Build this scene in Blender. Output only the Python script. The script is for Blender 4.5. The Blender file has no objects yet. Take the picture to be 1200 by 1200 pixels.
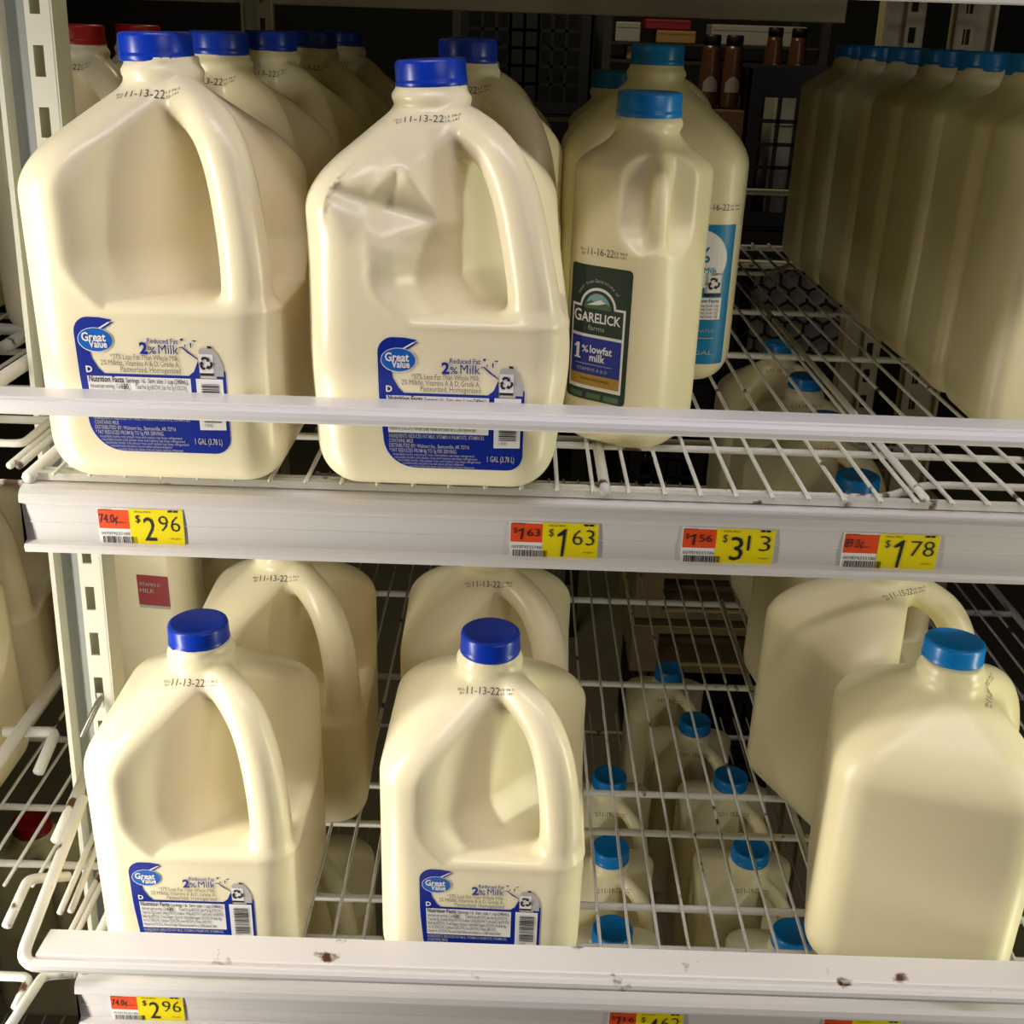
import bpy, bmesh, math, random
import numpy as np
from mathutils import Vector, Matrix, geometry
from mathutils.bvhtree import BVHTree

random.seed(7)
C = bpy.context.scene.collection

# ------------------------------------------------------------------ camera
# world: x to the right, y into the cooler, z up; z = 0 is the top of the upper shelf
CAM = (0.0, -0.611, 0.258)
PITCH, ROLL = math.radians(23.5), math.radians(1.9)
FPX = 1304.0
cam_data = bpy.data.cameras.new('camera')
cam = bpy.data.objects.new('camera', cam_data)
C.objects.link(cam)
_fw = Vector((0, math.cos(PITCH), -math.sin(PITCH)))
_up = Vector((0, math.sin(PITCH), math.cos(PITCH)))
_rt = Vector((1, 0, 0))
cx = _rt * math.cos(ROLL) + _up * math.sin(ROLL)
cy = -_rt * math.sin(ROLL) + _up * math.cos(ROLL)
cz = -_fw
cam.matrix_world = Matrix(((cx.x, cy.x, cz.x, CAM[0]), (cx.y, cy.y, cz.y, CAM[1]),
                           (cx.z, cy.z, cz.z, CAM[2]), (0, 0, 0, 1)))
cam_data.sensor_fit = 'HORIZONTAL'
cam_data.angle = 2 * math.atan(600.0 / FPX)
cam_data.clip_start = 0.02
bpy.context.scene.camera = cam

# ------------------------------------------------------------------ light and exposure
sc = bpy.context.scene
sc.view_settings.view_transform = 'Standard'
sc.view_settings.look = 'None'
sc.view_settings.gamma = 1.0
sc.view_settings.use_curve_mapping = False
sc.view_settings.exposure = 0.12
sc.cycles.use_denoising = True
sc.cycles.max_bounces = 10
sc.cycles.diffuse_bounces = 8
world = bpy.data.worlds.new('world')
sc.world = world
world.use_nodes = True
world.node_tree.nodes['Background'].inputs[0].default_value = (0.9, 0.85, 0.7, 1)
world.node_tree.nodes['Background'].inputs[1].default_value = 0.006


def area(name, loc, target, size, size_y, power, color, spread=180):
    d = bpy.data.lights.new(name, 'AREA')
    d.shape = 'RECTANGLE'
    d.size, d.size_y, d.energy, d.color = size, size_y, power, color
    d.spread = math.radians(spread)
    o = bpy.data.objects.new(name, d)
    C.objects.link(o)
    v = Vector(target) - Vector(loc)
    o.location = loc
    o.rotation_euler = v.to_track_quat('-Z', 'Y').to_euler()
    return o


# door-mullion LED strips left and right of the bay, and the store ceiling behind the camera
area('left_door_strip_light', (-0.52, -0.14, -0.22), (0.05, -0.03, -0.22), 0.04, 1.0, 4.0, (1.0, 0.94, 0.82), 140)
area('right_door_strip_light', (0.74, -0.13, -0.22), (0.20, -0.07, -0.22), 0.04, 1.0, 1.6, (0.99, 1.0, 0.74), 110)
area('store_aisle_light', (0.95, -1.25, 0.75), (0.05, 0.0, -0.1), 0.8, 0.6, 3.7, (1.0, 0.86, 0.88))
area('cold_room_light', (-0.15, 1.25, 1.35), (0.5, 1.75, -0.3), 0.5, 0.2, 6.0, (1.0, 0.86, 0.55))
area('rail_fill_light', (0.15, -0.36, 1.05), (0.15, -0.02, 0.0), 1.2, 0.06, 2.0, (1.0, 0.93, 1.0), 100)  # unseen overhead fill, added to brighten the guard rails

# ------------------------------------------------------------------ materials


def lin(c):
    return tuple((x / 12.92 if x <= 0.04045 else ((x + 0.055) / 1.055) ** 2.4) for x in [v / 255.0 for v in c])


def mat(name, rgb, rough=0.5, metal=0.0, noise=0.0, nscale=40.0, bump=0.0, sss=0.0, coat=0.0, srgb=True, spec=0.5):
    m = bpy.data.materials.new(name)
    m.use_nodes = True
    nt = m.node_tree
    b = nt.nodes['Principled BSDF']
    col = lin(rgb) if srgb else rgb
    b.inputs['Base Color'].default_value = (*col, 1)
    b.inputs['Roughness'].default_value = rough
    b.inputs['Metallic'].default_value = metal
    b.inputs['Specular IOR Level'].default_value = spec
    if coat:
        b.inputs['Coat Weight'].default_value = coat
        b.inputs['Coat Roughness'].default_value = 0.15
    if sss:
        b.inputs['Subsurface Weight'].default_value = sss
        b.inputs['Subsurface Radius'].default_value = (1.0, 0.8, 0.35)
        b.inputs['Subsurface Scale'].default_value = 0.006
    if noise or bump:
        tc = nt.nodes.new('ShaderNodeTexCoord')
        n = nt.nodes.new('ShaderNodeTexNoise')
        n.inputs['Scale'].default_value = nscale
        n.inputs['Detail'].default_value = 4
        nt.links.new(tc.outputs['Object'], n.inputs['Vector'])
        if noise:
            mx = nt.nodes.new('ShaderNodeMix')
            mx.data_type = 'RGBA'
            mx.inputs['A'].default_value = (*[max(0, v * (1 - noise)) for v in col], 1)
            mx.inputs['B'].default_value = (*[min(1, v * (1 + noise * .6)) for v in col], 1)
            nt.links.new(n.outputs['Fac'], mx.inputs['Factor'])
            nt.links.new(mx.outputs['Result'], b.inputs['Base Color'])
        if bump:
            bp = nt.nodes.new('ShaderNodeBump')
            bp.inputs['Strength'].default_value = bump
            bp.inputs['Distance'].default_value = 0.002
            nt.links.new(n.outputs['Fac'], bp.inputs['Height'])
            nt.links.new(bp.outputs['Normal'], b.inputs['Normal'])
    return m


def rust_mat(name, rgb, rough, lo, hi, scale=55.0, world_space=True):
    """white enamel with chipped rust spots where a noise passes a threshold"""
    m = mat(name, rgb, rough)
    nt = m.node_tree
    b = nt.nodes['Principled BSDF']
    g = nt.nodes.new('ShaderNodeNewGeometry')
    n = nt.nodes.new('ShaderNodeTexNoise')
    n.inputs['Scale'].default_value = scale
    n.inputs['Detail'].default_value = 5
    r = nt.nodes.new('ShaderNodeMapRange')
    r.inputs['From Min'].default_value = lo
    r.inputs['From Max'].default_value = hi
    mx = nt.nodes.new('ShaderNodeMix')
    mx.data_type = 'RGBA'
    mx.inputs['A'].default_value = (*lin(rgb), 1)
    mx.inputs['B'].default_value = (*lin((84, 52, 30)), 1)
    nt.links.new(g.outputs['Position'], n.inputs['Vector'])
    nt.links.new(n.outputs['Fac'], r.inputs['Value'])
    nt.links.new(r.outputs['Result'], mx.inputs['Factor'])
    nt.links.new(mx.outputs['Result'], b.inputs['Base Color'])
    return m


M = {}
M['milk'] = mat('milk_plastic', (0.88, 0.80, 0.56), 0.30, srgb=False, sss=0.35)
M['skim'] = mat('pale_milk_plastic', (0.85, 0.77, 0.49), 0.34, srgb=False, sss=0.35)
M['cap_navy'] = mat('navy_cap_plastic', (0.002, 0.035, 0.42), 0.3, srgb=False)
M['cap_sky'] = mat('sky_cap_plastic', (0.004, 0.20, 0.58), 0.3, srgb=False)
M['cap_red'] = mat('red_cap_plastic', (0.36, 0.008, 0.008), 0.35, srgb=False)
M['white'] = rust_mat('white_enamel', (226, 222, 220), 0.36, 0.66, 0.72, 42.0)
M['wire'] = rust_mat('white_wire_coating', (205, 203, 192), 0.40, 0.635, 0.68, 40.0)
M['vinyl'] = mat('white_vinyl', (226, 223, 224), 0.3, noise=0.04, nscale=12)
M['channel'] = mat('white_channel_plastic', (210, 206, 205), 0.28, noise=0.05, nscale=9)
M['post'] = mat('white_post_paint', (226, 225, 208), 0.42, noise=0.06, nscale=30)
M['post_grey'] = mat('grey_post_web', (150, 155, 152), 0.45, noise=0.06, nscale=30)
M['post_olive_lit'] = mat('olive_lit_post_paint', (176, 168, 128), 0.45, noise=0.08, nscale=30)  # post paint with the olive light of the back mixed into its colour
M['black'] = mat('black_crate_plastic', (0.006, 0.006, 0.007), 0.45, srgb=False)
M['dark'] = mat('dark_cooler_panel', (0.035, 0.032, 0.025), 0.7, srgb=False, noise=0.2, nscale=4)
M['floor'] = mat('cold_room_floor', (0.24, 0.22, 0.15), 0.7, srgb=False, noise=0.3, nscale=6)
M['l_navy'] = mat('label_navy_ink', (0.003, 0.02, 0.28), 0.4, srgb=False)
M['l_blue'] = mat('label_bright_blue_ink', (0.006, 0.12, 0.50), 0.35, srgb=False)
M['l_white'] = mat('label_white_paper', (0.82, 0.80, 0.78), 0.45, srgb=False)
M['l_grey'] = mat('label_grey_ink', (0.14, 0.135, 0.13), 0.5, srgb=False)
M['l_pale'] = mat('label_pale_grey_ink', (0.45, 0.44, 0.42), 0.5, srgb=False)
M['l_black'] = mat('label_black_ink', (0.012, 0.012, 0.014), 0.5, srgb=False)
M['l_red'] = mat('label_red_ink', (0.30, 0.01, 0.012), 0.45, srgb=False)
M['l_teal'] = mat('label_teal_ink', (0.0, 0.20, 0.42), 0.4, srgb=False)
M['l_green'] = mat('label_dark_green_ink', (0.010, 0.028, 0.020), 0.4, srgb=False)
M['l_leaf'] = mat('label_leaf_green_ink', (0.06, 0.14, 0.06), 0.4, srgb=False)
M['l_skyblue'] = mat('label_sky_ink', (0.22, 0.42, 0.46), 0.4, srgb=False)
M['l_gold'] = mat('label_gold_ink', (0.42, 0.24, 0.03), 0.4, srgb=False)
M['stamp'] = mat('date_stamp_ink', (0.05, 0.05, 0.045), 0.6, srgb=False)
M['t_yellow'] = mat('tag_yellow_paper', (0.80, 0.66, 0.006), 0.4, srgb=False)
M['t_orange'] = mat('tag_orange_red_paper', (0.74, 0.075, 0.014), 0.4, srgb=False)
M['choc'] = mat('chocolate_milk_bottle', (0.085, 0.034, 0.015), 0.3, srgb=False)
M['choclabel'] = mat('pale_bottle_label', (0.30, 0.24, 0.21), 0.5, srgb=False)
M['carton'] = mat('brown_cardboard', (0.12, 0.062, 0.022), 0.8, srgb=False, noise=0.2, nscale=20)
M['wood'] = mat('pallet_wood', (0.48, 0.37, 0.19), 0.8, srgb=False, noise=0.35, nscale=18)
M['metal'] = mat('bare_steel', (0.35, 0.34, 0.31), 0.35, metal=0.8, srgb=False)
M['ivory'] = mat('ivory_plastic', (0.40, 0.38, 0.32), 0.5, srgb=False)
M['gold'] = mat('amber_packaging', (0.40, 0.24, 0.06), 0.4, srgb=False)

# ------------------------------------------------------------------ object helpers


def link(name, me, parent=None, smooth=False):
    o = bpy.data.objects.new(name, me)
    C.objects.link(o)
    if parent is not None:
        o.parent = parent
    if smooth:
        me.polygons.foreach_set('use_smooth', [True] * len(me.polygons))
    return o


def mesh(name, v, f, mats, idx=None, smooth=False):
    me = bpy.data.meshes.new(name)
    me.from_pydata([tuple(map(float, p)) for p in v], [], [tuple(map(int, q)) for q in f])
    for m_ in (mats if isinstance(mats, (list, tuple)) else [mats]):
        me.materials.append(m_)
    if idx is not None:
        me.polygons.foreach_set('material_index', idx)
    if smooth:
        me.polygons.foreach_set('use_smooth', [True] * len(f))
    me.update()
    return me


def bm_mesh(name, bm, m, smooth=False):
    me = bpy.data.meshes.new(name)
    bmesh.ops.recalc_face_normals(bm, faces=bm.faces)
    bm.to_mesh(me)
    bm.free()
    for m_ in (m if isinstance(m, (list, tuple)) else [m]):
        me.materials.append(m_)
    if smooth:
        me.polygons.foreach_set('use_smooth', [True] * len(me.polygons))
    return me


def thing(name, label, cat, loc=(0, 0, 0), rz=0.0, group=None):
    o = bpy.data.objects.new(name, None)
    C.objects.link(o)
    o.empty_display_size = 0.05
    o.location = loc
    o.rotation_euler = (0, 0, rz)
    return tag(o, label, cat, group)


def tag(o, label=None, cat=None, group=None, kind=None):
    if label:
        o['label'] = label
    if cat:
        o['category'] = cat
    if group:
        o['group'] = group
    if kind:
        o['kind'] = kind
    return o


def add_box(bm, x0, x1, y0, y1, z0, z1, bev=0.0):
    vs = [bm.verts.new(p) for p in ((x0, y0, z0), (x1, y0, z0), (x1, y1, z0), (x0, y1, z0),
                                    (x0, y0, z1), (x1, y0, z1), (x1, y1, z1), (x0, y1, z1))]
    fs = [bm.faces.new([vs[i] for i in q]) for q in
          ((3, 2, 1, 0), (4, 5, 6, 7), (0, 1, 5, 4), (1, 2, 6, 5), (2, 3, 7, 6), (3, 0, 4, 7))]
    if bev:
        es = list({e for f in fs for e in f.edges})
        bmesh.ops.bevel(bm, geom=es, offset=bev, segments=2, profile=0.5, affect='EDGES')


def add_tube(bm, pts, r, n=8, caps=True):
    """round rod along a polyline, mitred at its bends"""
    pts = [Vector(p) for p in pts]
    rings = []
    ref = None
    for i, p in enumerate(pts):
        a = (p - pts[i - 1]).normalized() if i else None
        b = (pts[i + 1] - p).normalized() if i < len(pts) - 1 else None
        t = (a + b).normalized() if a and b else (a or b)
        if ref is None:
            ref = t.orthogonal().normalized()
        ref = (ref - t * ref.dot(t)).normalized()
        s = t.cross(ref)
        k = 1.0
        if a and b:
            k = min(1.6, 1.0 / max(0.5, math.cos(a.angle(b) / 2)))
        rings.append([bm.verts.new(p + (ref * math.cos(2 * math.pi * j / n) + s * math.sin(2 * math.pi * j / n)) * r * (k if a and b else 1)) for j in range(n)])
    for u, v in zip(rings, rings[1:]):
        for j in range(n):
            bm.faces.new((u[j], u[(j + 1) % n], v[(j + 1) % n], v[j]))
    if caps:
        bm.faces.new(rings[0][::-1])
        bm.faces.new(rings[-1])


def bend(pts, r=0.008, n=4):
    """round the inner corners of a polyline"""
    out = [Vector(pts[0])]
    for i in range(1, len(pts) - 1):
        p0, p, p1 = Vector(pts[i - 1]), Vector(pts[i]), Vector(pts[i + 1])
        a = p + (p0 - p).normalized() * min(r, (p0 - p).length * .45)
        b = p + (p1 - p).normalized() * min(r, (p1 - p).length * .45)
        for k in range(n + 1):
            t = k / n
            out.append(a * (1 - t) ** 2 + p * 2 * t * (1 - t) + b * t * t)
    out.append(Vector(pts[-1]))
    return out


def tube(name, pts, r, m, parent=None, n=8):
    bm = bmesh.new()
    add_tube(bm, pts, r, n)
    return link(name, bm_mesh(name, bm, m, True), parent)


def box(name, x0, x1, y0, y1, z0, z1, m, parent=None, bev=0.0):
    bm = bmesh.new()
    add_box(bm, x0, x1, y0, y1, z0, z1, bev)
    return link(name, bm_mesh(name, bm, m), parent)


def lathe(prof, n=48, flute=0.0, flute_from=-1, flute_to=-1, closed_top=True):
    v, f = [], []
    for i, (r, z) in enumerate(prof):
        for j in range(n):
            a = 2 * math.pi * j / n
            rr = r - (flute if (j % 2 and flute_from <= i <= flute_to) else 0)
            v.append((rr * math.cos(a), rr * math.sin(a), z))
    for i in range(len(prof) - 1):
        for j in range(n):
            k = (j + 1) % n
            f.append((i * n + j, i * n + k, (i + 1) * n + k, (i + 1) * n + j))
    if closed_top:
        f.append(tuple((len(prof) - 1) * n + j for j in range(n)))
    f.append(tuple(j for j in range(n))[::-1])
    return v, f


def extrude_x(name, prof, x0, x1, m, parent=None, smooth=False, segs=1):
    """closed (y, z) profile swept along x"""
    n = len(prof)
    v = [(x0 + (x1 - x0) * k / segs, y, z) for k in range(segs + 1) for (y, z) in prof]
    f = []
    for k in range(segs):
        for j in range(n):
            i = (j + 1) % n
            f.append((k * n + j, k * n + i, (k + 1) * n + i, (k + 1) * n + j))
    f.append(tuple(range(n))[::-1])
    f.append(tuple(segs * n + j for j in range(n)))
    bm = bmesh.new()
    vs = [bm.verts.new(p) for p in v]
    for q in f:
        bm.faces.new([vs[i] for i in q])
    bmesh.ops.triangulate(bm, faces=[g for g in bm.faces if len(g.verts) > 4])
    me = bm_mesh(name, bm, m)
    o = link(name, me, parent)
    return o


# ------------------------------------------------------------------ lettering
_tc = {}


def text2d(s, size=1.0, align='LEFT', bold=0.0, width=None):
    """(verts, faces) of a line of lettering, baseline at 0"""
    key = (s, bold)
    if key not in _tc:
        cu = bpy.data.curves.new('lettering', 'FONT')
        cu.body = s
        cu.size = 1.0
        cu.resolution_u = 2
        cu.offset = bold
        o = bpy.data.objects.new('lettering', cu)
        C.objects.link(o)
        dg = bpy.context.evaluated_depsgraph_get()
        me = bpy.data.meshes.new_from_object(o.evaluated_get(dg))
        v = np.array([(p.co.x, p.co.y) for p in me.vertices]).reshape(-1, 2)
        f = [tuple(p.vertices) for p in me.polygons]
        bpy.data.objects.remove(o)
        bpy.data.curves.remove(cu)
        bpy.data.meshes.remove(me)
        _tc[key] = (v, f)
    v, f = _tc[key]
    if len(v) == 0:
        return v, f
    v = v * size
    w = v[:, 0].max() - v[:, 0].min()
    v = v - np.array([v[:, 0].min(), 0])
    if width:
        v = v * np.array([width / w, 1.0])
        w = width
    if align == 'RIGHT':
        v = v - np.array([w, 0])
    elif align == 'CENTER':
        v = v - np.array([w / 2, 0])
    return v, f


class Print:
    """flat print: polygons and lettering in millimetres on a (s, t) sheet"""

    def __init__(self):
        self.items = []

    def poly(self, pts, m, layer=1, cut=4.0):
        tri = geometry.tessellate_polygon([[Vector((p[0], p[1], 0)) for p in pts]])
        bm = bmesh.new()
        vs = [bm.verts.new((p[0], p[1], 0)) for p in pts]
        for t in tri:
            try:
                bm.faces.new([vs[i] for i in t])
            except ValueError:
                pass
        if cut:
            for ax in (0, 1):
                lo, hi = min(p[ax] for p in pts), max(p[ax] for p in pts)
                k = math.ceil(lo / cut) * cut
                while k < hi:
                    no = (1, 0, 0) if ax == 0 else (0, 1, 0)
                    bmesh.ops.bisect_plane(bm, geom=bm.verts[:] + bm.edges[:] + bm.faces[:], plane_co=(k, k, 0), plane_no=no)
                    k += cut
        bm.verts.index_update()
        v = np.array([(q.co.x, q.co.y) for q in bm.verts])
        f = [tuple(q.index for q in g.verts) for g in bm.faces]
        bm.free()
        self.items.append((v, f, m, layer))

    def rect(self, x0, x1, y0, y1, m, layer=1, cut=4.0):
        self.poly([(x0, y0), (x1, y0), (x1, y1), (x0, y1)], m, layer, cut)

    def text(self, s, x, y, size, m, layer=3, align='LEFT', bold=0.0, width=None, rot=0.0, sy=1.0):
        v, f = text2d(s, size, align, bold, width)
        if len(v) == 0:
            return
        v = v * np.array([1.0, sy])
        if rot:
            c_, s_ = math.cos(rot), math.sin(rot)
            v = v @ np.array([[c_, s_], [-s_, c_]])
        self.items.append((v + np.array([x, y]), f, m, layer))

    def split(self, pred):
        a, b = Print(), Print()
        for it in self.items:
            (a if pred(it) else b).items.append(it)
        return a, b

    def build(self, name, parent, place, swap=None):
        V, Fc, mats, idx = [], [], [], []
        for v, f, m, layer in self.items:
            m = (swap or {}).get(m, m)
            if m not in mats:
                mats.append(m)
            b = len(V)
            V += place(v, layer)
            Fc += [tuple(i + b for i in q) for q in f]
            idx += [mats.index(m)] * len(f)
        me = mesh(name, V, Fc, [M[k] for k in mats], idx)
        return link(name, me, parent)


def on_surface(bvh, centre, X, U, eps=0.00016, base=0.00012):
    """a placer that presses a sheet (mm) onto a surface along the sheet's normal"""
    X, U = Vector(X).normalized(), Vector(U).normalized()
    N = X.cross(U).normalized()      # pointing out of the surface
    Cn = Vector(centre)

    def place(v, layer):
        out = []
        for s, t in v:
            p = Cn + X * (s * .001) + U * (t * .001)
            hit = bvh.ray_cast(p + N * 0.05, -N, 0.12)
            q = hit[0] if hit[0] is not None else p
            out.append(tuple(q + N * (base + eps * layer)))
        return out
    return place


def flat(centre, X, U, eps=0.00012):
    X, U = Vector(X).normalized(), Vector(U).normalized()
    N = X.cross(U).normalized()
    Cn = Vector(centre)
    return lambda v, layer: [tuple(Cn + X * (s * .001) + U * (t * .001) + N * (eps * layer)) for s, t in v]


# ------------------------------------------------------------------ blow-moulded jugs (signed distance field -> mesh)


def smin(a, b, k):
    h = np.clip(0.5 + 0.5 * (b - a) / k, 0, 1)
    return b * (1 - h) + a * h - k * h * (1 - h)


def smax(a, b, k):
    return -smin(-a, -b, k)


def smooth_path(pts, n=5):
    P_ = np.array(pts, float)
    P_ = np.vstack([2 * P_[0] - P_[1], P_, 2 * P_[-1] - P_[-2]])
    out = []
    for i in range(1, len(P_) - 2):
        for k in range(n):
            t = k / n
            a, b, c_, d = P_[i - 1:i + 3]
            out.append(.5 * (2 * b + (c_ - a) * t + (2 * a - 5 * b + 4 * c_ - d) * t * t + (3 * b - a - 3 * c_ + d) * t ** 3))
    out.append(P_[-2])
    return np.array(out)


def capsule_chain(p, pts, r):
    q = smooth_path([tuple(a) + (b,) for a, b in zip(pts, r)])
    pts, r = q[:, :3], q[:, 3]
    d = None
    for a, b, ra, rb in zip(pts, pts[1:], r, r[1:]):
        a, b = np.array(a), np.array(b)
        ab = b - a
        t = np.clip(((p - a) @ ab) / (ab @ ab), 0, 1)
        q = np.linalg.norm(p - a - t[:, None] * ab, axis=1) - (ra + (rb - ra) * t)
        d = q if d is None else np.minimum(d, q)
    return d


def jug_field(P):
    """SDF in mm; the handle is on the (+x, -y) corner, the front face looks to -y"""
    def f(p):
        x, y, z = p[:, 0], p[:, 1], p[:, 2]
        zn, rn = P['zn'], P['rn']
        a = smin(np.full_like(z, P['a']), smax(np.full_like(z, rn), rn + (zn - z) * P['slope'], 7.0), P['kshoulder'])
        a = a - 1.6 * np.clip((30 - z) / 30, 0, 1) ** 2
        R = np.minimum(P['R'], a * .999)
        qx, qy = np.abs(x) - (a - R), np.abs(y) - (a - R)
        d = np.hypot(np.maximum(qx, 0), np.maximum(qy, 0)) + np.minimum(np.maximum(qx, qy), 0) - R
        d = smax(d, -z, P['kfoot'])
        d = smax(d, z - P['zt'], 1.5)
        u = (x - y) / math.sqrt(2)
        cut = smax(P['u0'] - u, P['zf'] + np.clip(P['u0'] + 10 - u, 0, 30) * P['floor'] - z, 13.0)
        # raised rim where the recess meets the faces
        d = smax(d, -cut, P['krec'])
        d = d - P.get('rim', 0) * np.exp(-((cut - 4.5) / 2.6) ** 2) * np.clip((u - 5) / 20, 0, 1) * np.clip((200 - z) / 20, 0, 1)
        s = 1 / math.sqrt(2)
        pts = [(u_ * s, -u_ * s, z_) for u_, z_ in P['handle']]
        d = smin(d, capsule_chain(p, pts, P['hr']), 7.0)
        # bead under the cap
        rr = np.hypot(x, y)
        bead = np.hypot(rr - (rn - .5), (z - P['zbead']) * .8) - 3.0
        d = smin(d, bead, 2.0)
        return d
    return f


def surface_nets(field, lo, hi, h):
    ax = [np.arange(l, u + h, h) for l, u in zip(lo, hi)]
    g = np.stack(np.meshgrid(*ax, indexing='ij'), -1)
    sh = g.shape[:3]
    flatp = g.reshape(-1, 3)
    V = np.empty(len(flatp))
    for i in range(0, len(flatp), 200000):
        V[i:i + 200000] = field(flatp[i:i + 200000])
    V = V.reshape(sh)
    ins = V < 0
    c = np.zeros((sh[0] - 1, sh[1] - 1, sh[2] - 1), int)
    for dx in (0, 1):
        for dy in (0, 1):
            for dz in (0, 1):
                c += ins[dx:sh[0] - 1 + dx, dy:sh[1] - 1 + dy, dz:sh[2] - 1 + dz]
    act = (c > 0) & (c < 8)
    ids = -np.ones(act.shape, int)
    cells = np.argwhere(act)
    ids[act] = np.arange(len(cells))
    acc = np.zeros((len(cells), 3))
    cnt = np.zeros(len(cells))
    corners = [(a, b, d) for a in (0, 1) for b in (0, 1) for d in (0, 1)]
    for i, p in enumerate(corners):
        for q in corners[i + 1:]:
            if sum(abs(p[k] - q[k]) for k in range(3)) != 1:
                continue
            va = V[cells[:, 0] + p[0], cells[:, 1] + p[1], cells[:, 2] + p[2]]
            vb = V[cells[:, 0] + q[0], cells[:, 1] + q[1], cells[:, 2] + q[2]]
            m_ = (va < 0) != (vb < 0)
            t = np.where(m_, va / np.where(m_, va - vb, 1), 0)
            pt = np.array(p) + t[:, None] * (np.array(q) - np.array(p))
            acc[m_] += pt[m_]
            cnt[m_] += 1
    vert = (cells + acc / cnt[:, None]) * h + np.array(lo)
    faces = []
    for k in range(3):
        a, b = [i for i in range(3) if i != k]
        sl0 = [slice(None)] * 3
        sl1 = [slice(None)] * 3
        sl0[k], sl1[k] = slice(0, -1), slice(1, None)
        s0, s1 = ins[tuple(sl0)], ins[tuple(sl1)]
        e = np.argwhere(s0 != s1)
        e = e[(e[:, a] > 0) & (e[:, b] > 0) & (e[:, a] < sh[a] - 1) & (e[:, b] < sh[b] - 1)]
        inside0 = s0[tuple(e.T)]

        def cid(da, db):
            q = e.copy()
            q[:, a] -= da
            q[:, b] -= db
            return ids[tuple(q.T)]
        quad = np.stack([cid(1, 1), cid(0, 1), cid(0, 0), cid(1, 0)], 1)
        flip = inside0 if k != 1 else ~inside0
        quad[~flip] = quad[~flip][:, ::-1]
        faces.append(quad)
    faces = np.concatenate(faces)
    for _ in range(3):          # pull the vertices onto the true surface
        d = field(vert)
        e_ = 0.3
        gr = np.stack([field(vert + np.array(o)) - d for o in ((e_, 0, 0), (0, e_, 0), (0, 0, e_))], 1) / e_
        n2 = np.maximum((gr ** 2).sum(1), 0.15)
        vert = vert - np.clip(d / n2, -h * .5, h * .5)[:, None] * gr
    return vert, faces


GALLON = dict(a=70.5, R=25, rim=0.9, zn=224, rn=20.5, slope=1.22, kshoulder=20, kfoot=30, zt=238, u0=23, zf=112, floor=1.3, krec=8,
              zbead=229, hr=(12, 12.5, 13, 13.5, 14, 15),
              handle=((8, 217), (31, 213), (54, 199), (68, 172), (75, 128), (72, 94)))
HALF = dict(a=48.8, R=15, zn=228, rn=19.5, slope=1.4, kshoulder=7, kfoot=18, zt=240, u0=22, zf=128, floor=0.1, krec=8,
            zbead=231, hr=(8, 8, 8.5, 8.5, 9, 9),
            handle=((10, 217), (28, 213), (44, 196), (51, 172), (53, 140), (50, 120)))
QUART = dict(a=40, R=28, zn=199, rn=19.5, slope=1.3, kshoulder=9, kfoot=14, zt=212, u0=30.5, zf=132, floor=0.6, krec=3,
             zbead=206, hr=(5, 5.2, 5.6, 5.8, 6, 6),
             handle=((16, 194), (27, 187), (34.5, 177), (37, 162), (37.5, 140), (36, 108)))


def make_bottle(P, h, warp=None):
    a = P['a'] + 4
    v, f = surface_nets(jug_field(P), (-a, -a, -3), (a, a, P['zt'] + 4), h)
    if warp is not None:
        v = warp(v)
    v = v * .001
    v[:, 2] -= v[:, 2].min()
    bvh = BVHTree.FromPolygons([Vector(p) for p in v], [tuple(map(int, q)) for q in f])
    return v, f, bvh


def seg_dist(p, a, b):
    a, b = np.array(a, float), np.array(b, float)
    ab = b - a
    t = np.clip(((p - a) @ ab) / (ab @ ab), 0, 1)
    return np.linalg.norm(p - a - t[:, None] * ab, axis=1), t


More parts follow.
